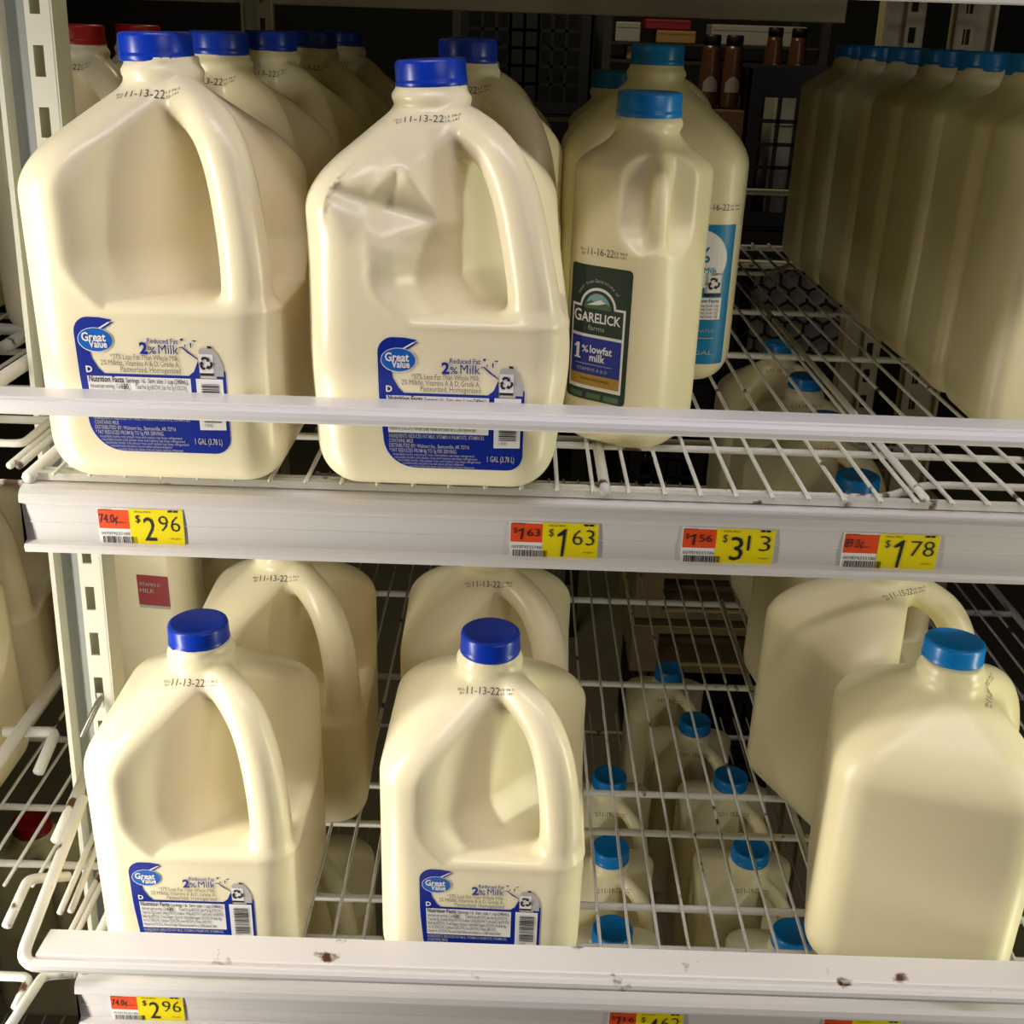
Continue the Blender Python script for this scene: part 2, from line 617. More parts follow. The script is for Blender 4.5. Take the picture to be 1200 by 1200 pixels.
def dent(v):
    """crumpled upper front of the slumped jug: facets folded into the front around a deep crease, swollen belly"""
    v = v.copy()
    K = {'A': (-66, 185, 1), 'B': (-25, 172, 16), 'C': (-8, 207, 0), 'D': (4, 164, -12), 'E': (-45, 210, 0), 'F': (-32, 146, -2),
         'G': (-70, 164, 0), 'H': (0, 130, 0), 'I': (0, 216, 0), 'J': (18, 160, 0), 'N': (-15, 197, -3)}
    tris = ('ACE', 'ABN', 'ANC', 'NBD', 'NDC', 'ABF', 'AFG', 'BDF', 'DFH', 'ECI', 'CDI', 'DHJ', 'DJI')
    x, y, z = v[:, 0].copy(), v[:, 1].copy(), v[:, 2].copy()
    uu = (x - y) / math.sqrt(2)
    sel = (x < 22) & (uu > 8) & (uu < 56) & (y < -8)
    off = np.zeros(len(v))
    ring = [(0, 0)] + [(r * math.cos(a), r * math.sin(a)) for r in (1.6, 3.0) for a in np.arange(0, 6.28, 1.047)]
    # average the facets over a small neighbourhood so that the folds come out slightly rounded
    soft = 1 + 3.4 * np.clip((z - (185 - (x + 66) * .317) - 3) / 14, 0, 1) * np.clip((-18 - x) / 8, 0, 1)
    soft += 3.0 * np.clip(((185 - (x + 66) * .317) - 3 - z) / 12, 0, 1)
    for ox, oz in ring:
        px, pz = x + ox * soft, z + oz * soft
        yy = np.zeros(len(v))
        for t in tris:
            (x0, z0, y0), (x1, z1, y1), (x2, z2, y2) = (K[c] for c in t)
            den = (z1 - z2) * (x0 - x2) + (x2 - x1) * (z0 - z2)
            a = ((z1 - z2) * (px - x2) + (x2 - x1) * (pz - z2)) / den
            b = ((z2 - z0) * (px - x2) + (x0 - x2) * (pz - z2)) / den
            c = 1 - a - b
            inside = (a >= 0) & (b >= 0) & (c >= 0)
            yy = np.where(inside, a * y0 + b * y1 + c * y2, yy)
        off += yy
    v[:, 1] = np.where(sel, y + off / len(ring), y)
    # slumped: lower shoulders leaning left, swollen belly on the right
    k = np.clip((z - 60) / 170, 0, 1)
    v[:, 2] -= 9.0 * k
    bul = np.exp(-((z - 85) / 48) ** 2)
    v[:, 0] += np.where(x > 0, 7.0, 2.5) * bul * np.clip(np.abs(x) / 60, 0, 1) * np.sign(x)
    v[:, 1] += np.sign(y) * 2.5 * bul * np.clip(np.abs(y) / 60, 0, 1)
    v[:, 0] += -7 * k ** 2
    return v


CAPP = [(0.0202, 0.0), (0.0207, 0.0008), (0.0207, 0.0035), (0.0203, 0.0040), (0.0204, 0.0046), (0.0203, 0.0128),
        (0.0198, 0.0142), (0.0186, 0.0150), (0.0172, 0.0152), (0.0165, 0.0149)]


def cap_mesh(name, m):
    v, f = lathe(CAPP, 96, 0.00022, 4, 5)
    me = mesh(name, v, f, m, smooth=True)
    return me


CAPM = {'navy': cap_mesh('navy_cap', M['cap_navy']), 'sky': cap_mesh('sky_cap', M['cap_sky']), 'red': cap_mesh('red_cap', M['cap_red'])}

# ------------------------------------------------------------------ prints


def gallon_label():
    """2 % milk label; drawn on a 1050 x 950 sheet, 83 x 80 mm"""
    kx, ky = 83.0 / 1050, 79.0 / 950
    P = Print()

    def m(x, y):
        return ((x - 580) * kx, (540 - y) * ky)

    def pl(pts, k, layer=1):
        P.poly([m(*p) for p in pts], k, layer)

    def tx(s, x, y, size, k, layer=3, align='LEFT', bold=0.0, width=None):
        a = m(x, y)
        P.text(s, a[0], a[1], size * ky * 1.35, k, layer, align, bold, width * kx if width else None)

    def arc(cx_, cy_, rx, ry, a0, a1, n=12):
        return [(cx_ + rx * math.cos(math.radians(a0 + (a1 - a0) * i / n)), cy_ - ry * math.sin(math.radians(a0 + (a1 - a0) * i / n))) for i in range(n + 1)]
    # thin white keyline, then navy field with rounded foot
    foot = [(55, 466), (1105, 466), (1105, 900)] + arc(985, 895, 120, 120, 0, -90)[1:] + [(330, 1015)] + arc(330, 775, 250, 240, -90, -180)[1:] + [(60, 560)]
    big = [((x - 580) * 1.012 + 580, (y - 700) * 1.014 + 700) for x, y in foot]
    pl(big, 'l_white', 0)
    pl(foot, 'l_navy', 1)
    left = [(55, 460), (50, 170)] + arc(160, 175, 110, 110, 180, 90)[1:] + [(240, 66), (330, 80), (240, 140), (160, 160), (140, 260), (160, 350), (200, 420), (235, 452), (235, 466), (55, 466)]
    pl(left, 'l_navy', 1)
    pl([(245, 140), (322, 96), (346, 92), (262, 146)], 'l_navy', 2)
    pl([(225, 140), (300, 96), (318, 96), (240, 145)], 'l_white', 2)
    pl([(235, 452), (840, 452), (840, 466), (235, 466)], 'l_navy', 1)
    pl([(830, 460), (880, 420), (915, 340), (918, 466), (830, 466)], 'l_navy', 1)
    pl([(1040, 452), (1060, 400), (1090, 405), (1105, 420), (1105, 466), (1040, 466)], 'l_navy', 1)
    # logo oval and lettering
    pl(arc(198, 222, 126, 86, 0, 359, 32), 'l_white', 2)
    pl(arc(198, 220, 121, 80, 0, 359, 32), 'l_blue', 3)
    tx('Great', 103, 228, 62, 'l_white', 5, bold=0.025, width=172)
    tx('Value', 150, 272, 52, 'l_white', 5, bold=0.025, width=130)
    tx('Reduced Fat', 782, 232, 38, 'l_navy', align='RIGHT', bold=0.008, width=218)
    tx('2', 505, 305, 82, 'l_navy', bold=0.035)
    tx('%', 566, 305, 52, 'l_navy', bold=0.012, width=56)
    tx('Milk', 640, 303, 70, 'l_navy', bold=0.0, width=142)
    tx('*37% Less Fat Than Whole Milk,', 782, 350, 40, 'l_grey', align='RIGHT', width=490)
    tx('2% Milkfat, Vitamins A & D, Grade A,', 782, 393, 40, 'l_grey', align='RIGHT', width=562)
    tx('Pasteurized, Homogenized', 788, 436, 40, 'l_grey', align='RIGHT', width=432)
    tx('D', 107, 446, 46, 'l_white', 3, bold=0.03)
    # splash line and the grey jug picture with the recycling mark
    pl([(785, 252), (812, 250), (850, 280), (915, 330), (915, 338), (845, 292), (808, 258), (785, 258)], 'l_navy', 2)
    for (a, b, w, hh) in ((800, 195, 20, 16), (826, 236, 10, 16), (866, 224, 12, 34), (880, 206, 28, 8)):
        pl([(a, b), (a + w, b - 4), (a + w - 3, b + hh), (a + 3, b + hh - 4)], 'l_navy', 2)
    pl([(925, 270), (940, 255), (1020, 255), (1062, 300), (1092, 380), (1092, 450), (925, 450)], 'l_pale', 2)
    pl([(985, 238), (1015, 240), (1022, 254), (990, 256)], 'l_black', 3)
    pl([(922, 296), (1022, 296), (1022, 428), (922, 428)], 'l_white', 3)
    pl([(922, 428), (1022, 428), (1022, 446), (922, 446)], 'l_black', 3)
    for k in range(3):
        a = math.radians(90 - 120 * k)
        c_, s_ = math.cos(a), math.sin(a)
        arr = [(-26, 20), (-34, 34), (-22, 50), (6, 50), (16, 40), (24, 48), (30, 14), (0, 18), (8, 26), (2, 32), (-14, 32), (-18, 26)]
        pl([(971 + (px * s_ + py * c_) * .95, 360 - (-px * c_ + py * s_) * .95) for px, py in arr], 'l_black', 5)
    # nutrition panel
    pl([(108, 472), (850, 472), (850, 745), (118, 745)], 'l_white', 2)
    tx('Nutrition Facts', 120, 512, 44, 'l_black', 4, bold=0.02, width=250)
    tx('Servings: 16,  Serv. size: 1 cup (240mL),', 385, 512, 36, 'l_black', 4, bold=0.008, width=450)
    rows = ('Amount per serving:  Calories           Total Fat 5g (6% DV), Sat. Fat 3g (15% DV),',
            'Trans Fat 0g, Cholest. 20mg (7% DV), Sodium 130mg (6% DV), Total Carb. 13g (5% DV),',
            'Fiber 0g (0% DV), Total Sugars 12g (Incl. 0g Added Sugars, 0% DV), Protein 8g,',
            'Vit. D (10% DV), Calcium (25% DV), Iron (0% DV), Potas. (8% DV),',
            'Vitamin A (15% DV). Percent Daily Values are based on a 2,000 calorie diet.')
    for i, r in enumerate(rows):
        tx(r, 122, 556 + i * 42, 34, 'l_grey', 4, bold=0.01, width=(700, 715, 690, 600, 640)[i])
    tx('130,', 352, 560, 44, 'l_black', 5, bold=0.01, width=56)
    for i, (r, w) in enumerate((('INGREDIENTS: REDUCED FAT MILK, VITAMIN A PALMITATE, VITAMIN D3.', 700), ('CONTAINS: MILK', 180),
                                ('DISTRIBUTED BY: Walmart Inc., Bentonville, AR 72716', 590), ('* FAT REDUCED FROM 8g TO 5g PER SERVING.', 500))):
        tx(r, 122, 782 + i * 36, 30, 'l_pale', 3, bold=0.008, width=w)
    for i, (x, w) in enumerate(((150, 600), (160, 610), (185, 610), (220, 450), (270, 480))):
        tx('recyclable bottle only please rinse and replace cap keep refrigerated', x, 915 + i * 23, 20, 'l_pale', 3, width=w)
    tx('1 GAL (3.78 L)', 845, 945, 46, 'l_pale', 3, bold=0.015, width=200)
    # bar code panel, bars lying flat
    pl([(888, 470), (1082, 470), (1082, 836), (890, 840)], 'l_white', 2)
    y = 505
    rnd = random.Random(3)
    while y < 780:
        hgt = rnd.choice((3, 3, 5, 7, 10))
        pl([(925, y), (1052, y), (1052, y + hgt), (925, y + hgt)], 'l_black', 4)
        y += hgt + rnd.choice((4, 5, 7))
    tx('0 78742', 925, 815, 24, 'l_grey', 4, width=60)
    return P


def date_print(main='11-13-22', w=22.0, hgt=5.4):
    P = Print()
    x0 = -w * .5
    P.text('SELL', x0 - 6.3, hgt * .45, hgt * .45, 'stamp', 1, width=5.0)
    P.text('BY', x0 - 4.6, -0.4, hgt * .45, 'stamp', 1, width=3.2)
    P.text(main, x0, 0, hgt * 1.36, 'stamp', 1, width=w, bold=-0.004)
    P.text('L5 06:2', x0 + w + .6, hgt * .5, hgt * .42, 'stamp', 1, width=9.0)
    P.text('25-141', x0 + w + .6, -0.1, hgt * .42, 'stamp', 1, width=8.0)
    return P


def farm_label():
    """small dark green dairy label, 47 x 89 mm"""
    P = Print()

    def rr(x0, x1, y0, y1, r, k, layer):
        pts = []
        for cx_, cy_, a0 in ((x1 - r, y1 - r, 0), (x0 + r, y1 - r, 90), (x0 + r, y0 + r, 180), (x1 - r, y0 + r, 270)):
            pts += [(cx_ + r * math.cos(math.radians(a0 + i * 22.5)), cy_ + r * math.sin(math.radians(a0 + i * 22.5))) for i in range(5)]
        P.poly(pts, k, layer, 5.0)
    rr(-23.5, 23.5, -44.5, 44.5, 3, 'l_green', 1)

    def arch(r, k, layer, cy_=17.5, n=18):
        P.poly([(r * math.cos(math.pi * i / n), cy_ + r * .98 * math.sin(math.pi * i / n)) for i in range(n + 1)], k, layer, 5.0)
    # white outlined banner with an arch on it
    P.rect(-20.5, 20.5, -37, 19, 'l_white', 2, 5.0)
    arch(13.5, 'l_white', 2)
    P.rect(-19, 19, 0, 17.5, 'l_green', 3, 5.0)
    arch(12, 'l_green', 3, 17.2)
    arch(9.0, 'l_skyblue', 4, 18.2)
    P.poly([(-10, 17), (-10, 20), (-5, 22.5), (0, 20.5), (4, 22.5), (10, 19.5), (10, 17)], 'l_leaf', 5, 5.0)
    P.poly([(-8, 19), (2, 23.4), (6, 21.5), (1, 20)], 'l_white', 6, 5.0)
    for i, ch in enumerate('Local from Generations of Farms'[:26]):
        a = math.radians(150 - 120 * i / 25)
        P.text(ch, 16.2 * math.cos(a), 18 + 16.2 * math.sin(a), 3.0, 'l_pale', 3, 'CENTER', rot=a - math.pi / 2)
    P.text('G', -18.2, 8.0, 11.0, 'l_white', 5, bold=0.02, width=6.4)
    P.text('ARELICK', -11.4, 8.2, 8.8, 'l_white', 5, bold=0.02, width=29.0)
    P.text('farms', 0, 3.0, 4.6, 'l_pale', 5, 'CENTER', width=12)
    P.rect(-19, 19, -27, -2, 'l_navy', 3, 5.0)
    P.poly([(-14.5, -16.5), (-12, -16.5), (-12, -6.5), (-14, -6.5), (-16.2, -8.6), (-16.2, -9.8), (-14.5, -9)], 'l_white', 5, 0)
    P.rect(-16, -10.6, -17, -16, 'l_white', 5, 0)
    P.text('%', -10, -12.2, 6.5, 'l_white', 5, bold=0.01, width=5.0)
    P.text('lowfat', -3.8, -12.0, 7.2, 'l_white', 5, bold=0.02, width=16.5)
    P.text('milk', -3.8, -17.6, 7.2, 'l_white', 5, bold=0.02, width=11.5)
    P.rect(-15, 13, -20.2, -19.8, 'l_pale', 5)
    P.text('VITAMINS A & D', -14, -24.5, 3.0, 'l_pale', 5, width=24)
    P.rect(-19, 19, -34.5, -27, 'l_gold', 3, 5.0)
    P.text('GRADE A PASTEURIZED', -10, -31, 2.4, 'l_green', 5, width=22)
    for x0, x1 in ((-19, -8), (-5, 6), (8, 19)):
        P.rect(x0, x1, -43, -39.5, 'l_leaf', 2, 5.0)
    return P


def sky_label(big='1%', line='Lowfat Milk'):
    """light blue gallon label, 72 x 108 mm, white disc, recycling mark and facts panel"""
    P = Print()
    P.rect(-36, 36, -54, 54, 'l_teal', 1, 2.0)
    P.poly([(10 + 21 * math.cos(math.radians(a)), 28 + 22 * math.sin(math.radians(a))) for a in range(0, 360, 12)], 'l_white', 2)
    P.text(big, 10, 26, 16, 'l_teal', 3, 'CENTER', bold=0.02)
    P.text(line, 10, 18, 6, 'l_teal', 3, 'CENTER')
    P.rect(16, 29, 1, 18, 'l_pale', 2)
    P.rect(18, 28, 3, 16, 'l_white', 3)
    P.rect(16, 29, 0, 2.5, 'l_black', 3)
    for k in range(3):
        a = math.radians(90 - 120 * k)
        c_, s_ = math.cos(a), math.sin(a)
        arr = [(-2.6, 2.0), (-3.4, 3.4), (-2.2, 5.0), (.6, 5.0), (1.6, 4.0), (2.4, 4.8), (3.0, 1.4), (0, 1.8), (.8, 2.6), (.2, 3.2), (-1.4, 3.2), (-1.8, 2.6)]
        P.poly([(22.8 + (x * s_ + y * c_) * .95, 9.8 + (-x * c_ + y * s_) * .95) for x, y in arr], 'l_black', 4, 0)
    P.rect(-30, 30, -18, -1, 'l_white', 2)
    P.text('Nutrition Facts', 28, -4.5, 3.6, 'l_grey', 3, 'RIGHT', bold=0.02, width=24)
    for i in range(4):
        P.text('Calories 110 Fat 2.5g Sodium 130mg Carb 13g', 28, -8 - i * 2.8, 2.6, 'l_red' if i % 2 else 'l_grey', 3, 'RIGHT', width=50)
    P.text('KEEP REFRIGERATED', 27, -28, 3.4, 'l_pale', 3, 'RIGHT', width=40)
    P.rect(-27, 27, -33, -32.4, 'l_pale', 3)
    P.text('1 GAL', 27, -46, 5, 'l_pale', 3, 'RIGHT', width=20)
    return P


LABEL = gallon_label()

# ------------------------------------------------------------------ setting of the cold room behind the shelves
tag(box('floor', -3, 3, -0.9, 4.2, -1.46, -1.40, M['floor']), kind='structure')
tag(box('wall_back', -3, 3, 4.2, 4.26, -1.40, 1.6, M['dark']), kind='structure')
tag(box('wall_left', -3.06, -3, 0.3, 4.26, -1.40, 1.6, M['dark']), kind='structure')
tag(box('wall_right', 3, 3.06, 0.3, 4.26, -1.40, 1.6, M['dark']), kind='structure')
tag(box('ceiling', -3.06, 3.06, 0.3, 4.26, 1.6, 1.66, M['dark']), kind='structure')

LEAN = 0.0906     # the shelves tip forward for gravity feed, so the posts lean back in the shelves' frame
LOW = (-0.369, -0.033)      # height and shift of the lower shelf
X0, X1 = -0.298, 0.612


# ------------------------------------------------------------------ wire shelves
def wire_obj(name, me, parent, x):
    o = link(name, me, parent)
    o.location.x = x
    return o


def shelf(label, z, dy, xs, bars, y0, y1, rail=True, lip=True, rail_mat='vinyl', loc_x=(X0, X1), extra=()):
    t = thing('wire_shelf', label, 'shelf', (0, dy, z))
    bm = bmesh.new()
    add_tube(bm, [(0, y0, -.0014), (0, y1, -.0014)], .0014, 6)
    me = bm_mesh('shelf_wire', bm, M['wire'], True)
    for x in xs:
        wire_obj('wire', me, t, x)
    for y, r in bars:
        if isinstance(r, tuple):
            r, pts = r
        else:
            pts = [(loc_x[0], y, -.0028 - r), (loc_x[1], y, -.0028 - r)]
        tube('cross_rod', pts, r, M['wire'], t)
    for x in loc_x:
        tube('side_rod', [(x, y0, -.0045), (x, y1, -.0045)], .0042, M['wire'], t)
    for nm, pts, r in extra:
        tube(nm, pts, r, M['wire'], t)
    if lip:
        prof = [(.012, -.0030), (.004, -.0026), (-.0010, -.0035), (-.0038, -.0060), (-.0052, -.0100), (-.0052, -.0116), (-.0032, -.0124),
                (-.0018, -.0140), (-.0014, -.0250), (-.0018, -.0256), (-.0014, -.0262), (-.0014, -.0376), (-.0060, -.0388), (-.0072, -.0410),
                (-.0066, -.0440), (-.0030, -.0448), (.0006, -.0440), (.0010, -.0150), (.006, -.0080), (.012, -.0060)]
        prof = [(y + .017, zz - .006) for y, zz in prof]
        extrude_x('price_channel', prof, loc_x[0] - .004, loc_x[1], M['channel'], t)
    if rail:
        # double-ribbed vinyl guard rail along the front
        prof = [(-.009, .0634), (-.021, .0648), (-.0325, .0656), (-.0338, .0650), (-.0344, .0630), (-.0354, .0630), (-.0362, .0648), (-.0378, .0660), (-.0398, .0658), (-.0418, .0642),
                (-.0427, .0618), (-.0420, .0594), (-.0400, .0578), (-.0375, .0576), (-.0350, .0590), (-.0340, .0618), (-.021, .0624), (-.009, .0612)]
        extrude_x('guard_rail', prof, rail[0], rail[1], M[rail_mat], t)
    return t


UX = [0.0495 + .0221 * k for k in range(-15, 26)]
UX = [x for x in UX if X0 + .006 < x < X1 - .006]
upper = shelf('white wire shelf at eye level with slim price channel and guard rail', 0, 0, UX,
              [(.1142, .0026), (.366, .003), (.538, .003), (.928, .004),
               (.036, (.0026, bend([(X0, .036, -.0055), (.232, .036, -.0055), (.268, .062, -.0055), (X1, .062, -.0055)], .012))),
               (.746, (.003, bend([(X0, .746, -.006), (.300, .746, -.006), (.335, .80, -.006), (X1, .80, -.006)], .012)))],
              0.021, .930, rail=(-.37, X1 + .02),
              extra=[('divider_rod', [(.0574, .024, -.0034), (.0574, .115, -.0034)], .0036),
                     ('divider_rod', [(.2535, .022, .0006), (.2535, .60, .0006)], .0026),
                     ('backstop_rod', [(X0, .9284, .067), (X1, .9284, .067)], .0042),
                     ('backstop_post', [(X0, .9284, -.004), (X0, .9284, .067)], .004),
                     ('backstop_post', [(X1, .9284, -.004), (X1, .9284, .067)], .004)])
box('front_strip', X0, X1, .026, .031, -.0078, -.0030, M['wire'], upper)
box('rear_strip', X0, X1, .905, .945, -.030, -.026, M['wire'], upper)

LX = [0.0990 + .0222 * k for k in range(-18, 24)]
LX = [x for x in LX if X0 + .006 < x < X1 - .006]
D = LOW[1]
lower = shelf('rust-flecked white wire shelf carrying the lower milk jugs', LOW[0], D, LX,
              [(.028 - D, .0026), (.071 - D, .003), (.1601 - D, .003), (.213 - D, .003), (.398 - D, .0034), (.586 - D, .004), (.995, .004)],
              0.021, .998, rail=(-.300, X1 + .02), rail_mat='white',
              extra=[('rail_return', bend([(-.27, -.0385, .0615), (-.3095, -.0385, .0615), (-.3085, .085, .098)], .014, 6), .0042),
                     ('backstop_rod', [(X0, .9930, .067), (X1, .9930, .067)], .0042),
                     ('divider_rod', [(.258, .026, -.0022), (.258, .62, -.0022)], .0024)])
box('front_strip', X0, X1, .026, .031, -.0078, -.0030, M['wire'], lower)

top = shelf('white shelf above the upper jugs, only its underside and lip in view', 0.328, 0.028, UX, [(.12, .003), (.366, .003), (.746, .003), (.928, .004)],
            0.021, .930, rail=False)

box('light_block_deck', X0, .46, .03, .93, -.0105, -.0090, M['post_olive_lit'], top)  # underside sheet added to keep the overhead light off the rear jugs

# left neighbour bay: two wire shelves without a channel, seen past the post
NX = [-.366 - .0221 * k for k in range(0, 12)]


def hook(parent, pts, r=.0038):
    tube('hook_rod', bend(pts, .006), r, M['wire'], parent)


def side_bay(label, z, dy):
    t = thing('wire_shelf', label, 'shelf', (0, dy, z))
    bm = bmesh.new()
    add_tube(bm, [(0, .10, -.0014), (0, .90, -.0014)], .0015, 6)
    me = bm_mesh('shelf_wire', bm, M['wire'], True)
    for x in NX:
        wire_obj('wire', me, t, x)
    for y in (.13, .20, .30, .42, .55, .74, .90):
        tube('cross_rod', [(-.317, y, -.0058), (-.63, y, -.0058)], .003, M['wire'], t)
    # double side rods with cut ends
    for x, ya, zz in ((-.3225, .050, -.0088), (-.3180, .053, -.0098)):
        tube('side_rod', [(x, ya, zz), (x, .150, zz)], .0025, M['wire'], t)
    return t


left_up = side_bay('white wire shelf of the left neighbouring bay at eye level', 0, 0)
hook(left_up, [(-.42, .082, -.0065), (-.3265, .082, -.0055), (-.3265, .150, -.0055)], .0028)
hook(left_up, [(-.42, .273, .0056), (-.42, .60, .0060)], .0055)
hook(left_up, [(-.36, .110, .0222), (-.36, .40, .0222)], .0050)
hook(left_up, [(-.47, .31, .012), (-.405, .31, .010)], .0050)
tube('front_wire', [(-.70, .030, -.0120), (-.306, .030, -.0120)], .0022, M['wire'], left_up)
left_low = side_bay('white wire shelf of the left neighbouring bay, lower level', LOW[0], D)
# bent rods of the side rack, given in the shelf's own frame
for pts, r in (([(-.40, .06, -.2872), (-.40, .290, -.2858)], .0052),
               ([(-.415, .156, -.2888), (-.375, .163, -.2927), (-.375, .1237, -.3042)], .0046),
               ([(-.335, .120, -.3015), (-.335, .0548, -.3137)], .0046),
               ([(-.318, .0298, -.3252), (-.335, .0057, -.3068), (-.335, -.0321, -.3138)], .0036),
               ([(-.318, .0850, -.3280), (-.318, .0085, -.3400)], .0024),
               ([(-.3135, .0850, -.3325), (-.3135, .0158, -.3452)], .0026),
               ([(-.42, -.0100, -.3830), (-.34, -.0069, -.3868), (-.34, -.0325, -.3890)], .0034),
               ([(-.298, -.0230, -.3643), (-.320, -.0250, -.3652), (-.320, -.0771, -.3560)], .0036)):
    hook(left_low, [(x, y - D, z - LOW[0]) for x, y, z in pts], r)


# ------------------------------------------------------------------ slotted uprights
def upright(label, x, y, z0, z1, mirror=1, pitch=.0385, phase=0.238, scale=1.0, face='post', web='post_grey'):
    """slotted upright: slotted face, grey recessed web and a bright return lip; leans back by LEAN"""
    t = thing('shelf_upright', label, 'shelf upright', (x, y, 0))
    s = mirror

    def bx(bm, a, b, y0, y1, c, d):
        a, b = a * s * scale, b * s * scale
        add_box(bm, min(a, b), max(a, b), y0, y1, c, d)

    def fin(nm, bm, m):
        for v in bm.verts:
            v.co.y += LEAN * v.co.z
        return link(nm, bm_mesh(nm, bm, m), t)
    # slotted face x 0 .. .0185
    bm = bmesh.new()
    bx(bm, .0028, .0046, 0, .002, z0, z1)
    bx(bm, .0116, .0185, 0, .002, z0, z1)
    z = phase
    while z > z0 + pitch:
        bx(bm, .0046, .0116, 0, .002, z - pitch, z - .0195)
        z -= pitch
    z = phase
    bx(bm, .0046, .0116, 0, .002, z, min(z1, z + .019))
    while z + pitch < z1:
        z += pitch
        bx(bm, .0046, .0116, 0, .002, z, min(z1, z + .019))
    fin('slotted_face', bm, M[face])
    bm = bmesh.new()
    bx(bm, .0180, .0195, 0, .026, z0, z1)
    fin('side_face', bm, M[face])
    bm = bmesh.new()
    bx(bm, .0012, .0028, 0, .026, z0, z1)
    fin('inner_face', bm, M[face])
    bm = bmesh.new()
    bx(bm, -.0175, .0012, .014, .016, z0, z1)
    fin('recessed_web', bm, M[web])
    bm = bmesh.new()
    bx(bm, -.0210, -.0175, 0, .030, z0, z1)
    fin('return_lip', bm, M[face])
    return t


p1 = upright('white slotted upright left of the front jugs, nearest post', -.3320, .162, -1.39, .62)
hk = thing('shelf_hook', 'small bare steel hook in a slot of the left upright', 'hook', (-.3236, .162 - .24 * LEAN, -.250))
tube('hook_wire', bend([(0, .006, .008), (0, -.008, .006), (-.008, -.026, -.012)], .004), .0026, M['metal'], hk)
box('hook_plate', -.003, .003, -.001, .006, -.008, .013, M['metal'], hk, .0008)
upright('white slotted rear upright behind the left jug rows', -.366, 1.0, -1.39, .62, phase=.26, face='post_olive_lit', web='post_olive_lit')
upright('white slotted rear upright at the right, first of the close pair', .505, 1.0, -1.39, .62, phase=.275, scale=1.35, face='post_olive_lit', web='post_olive_lit')
upright('white slotted rear upright at the right, outer of the close pair', .600, 1.0, -1.39, .62, phase=.275, scale=1.35, mirror=-1, face='post_olive_lit', web='post_olive_lit')
bm = bmesh.new()
add_box(bm, -.62, .43, 1.045, 1.085, .2775, .315, .002)
tag(link('rear_beam', bm_mesh('rear_beam', bm, M['post_olive_lit'])), 'pale steel beam across the back under the top shelf', 'beam')

# ------------------------------------------------------------------ bottles
B = {}
B['gallon'] = make_bottle(GALLON, 2.3)
B['dented'] = make_bottle(dict(GALLON, u0=31, floor=1.0), 1.8, dent)
B['half'] = make_bottle(HALF, 2.3)
B['wide'] = make_bottle(dict(HALF, a=55.5, R=20, handle=((10, 217), (30, 214), (49, 200), (58, 174), (60, 140), (57, 120))), 2.5)
B['quart'] = make_bottle(QUART, 1.9)


def bottle_mesh(key, m):
    v, f, _ = B[key]
    return mesh(key + '_bottle', v, f, M[m], smooth=True)


BM = {'gallon': bottle_mesh('gallon', 'milk'), 'dented': bottle_mesh('dented', 'milk'),
      'gallon_sky': bottle_mesh('gallon', 'skim'), 'half': bottle_mesh('half', 'skim'), 'wide': bottle_mesh('wide', 'skim'), 'quart': bottle_mesh('quart', 'skim')}
_pd = {}


def printed(key, kind, parent, swap=None, text='11-13-22'):
    """label or date pressed onto a bottle; its mesh is shared by all alike bottles"""
    k = (key, kind, text, str(swap))
    bvh = B[key][2]
    if k not in _pd:
        if kind == 'label':
            cxm = .0005 if key == 'gallon' else .0105
            pl = on_surface(bvh, (cxm, -.0705, .0645 if key == 'gallon' else .0585), (1, 0, 0), (0, 0, 1))
            panel, letters = LABEL.split(lambda it: it[3] <= 2)
            a = panel.build('label', parent, pl, swap)
            b = letters.build('lettering', a, pl, swap)
            _pd[k] = (a.data, b.data)
            return a
        zc, zk = {'gallon': (.2185, -.030), 'dented': (.2095, -.030), 'half': (.216, -.030), 'wide': (.216, -.032), 'quart': (.132, -.043)}[key]
        xo = {'gallon': -.003, 'dented': -.009, 'half': 0, 'wide': 0, 'quart': 0}[key]
        if key == 'quart':
            pl = on_surface(bvh, (0, 0, 0), (1, 0, 0), (0, 0, 1))
        else:
            pl = on_surface(bvh, (xo, zk, zc), (1, 0, 0), (0, .62, .78), base=.0001)
        a = date_print(text).build('date_stamp', parent, pl)
        _pd[k] = (a.data,)
        return a
    d = _pd[k]
    a = link('label' if kind == 'label' else 'date_stamp', d[0], parent)
    if len(d) > 1:
        link('lettering', d[1], a)
    return a


ZCAP = {'gallon': .2350, 'dented': .2258, 'half': .2370, 'wide': .2370, 'quart': .2095}


def jug(x, y, z, key, cap, label, group=None, rz=0.0, with_label=True, with_date=True, body=None, swap=None, text='11-13-22', tilt=(0, 0)):
    nm = {'gallon': 'milk_jug', 'dented': 'milk_jug', 'half': 'half_gallon_jug', 'wide': 'half_gallon_jug', 'quart': 'quart_jug'}[key]
    t = thing(nm, label, 'milk jug', (x, y, z), rz, group)
    link('bottle', BM[body or key], t)
    c = link('cap', CAPM[cap], t)
    c.location = (tilt[0] * .3, tilt[1] * .3, ZCAP[key])
    c.rotation_euler = (tilt[1] * -3, tilt[0] * 3, 0)
    if with_label:
        printed(key, 'label', t, swap)
    if with_date:
        printed(key, 'date', t, text=text)
    return t


UP = 0.0
# upper shelf, left row
ax = (-.2065, -.2125, -.208, -.199, -.194)
albl = ('upright navy-capped gallon milk jug with 2% label, front of the upper left row',
        'navy-capped gallon milk jug second in the upper left row, behind the intact front jug',
        'navy-capped gallon milk jug third in the upper left row',
        'navy-capped gallon milk jug fourth in the upper left row',
        'navy-capped gallon milk jug last in the upper left row')
for i, x in enumerate(ax):
    jug(x, .0660 + .1500 * i, UP, 'gallon', 'navy', albl[i], 'navy-capped gallons on the upper shelf', with_label=i == 0, tilt=(-.009, 0) if i == 0 else (0, 0))
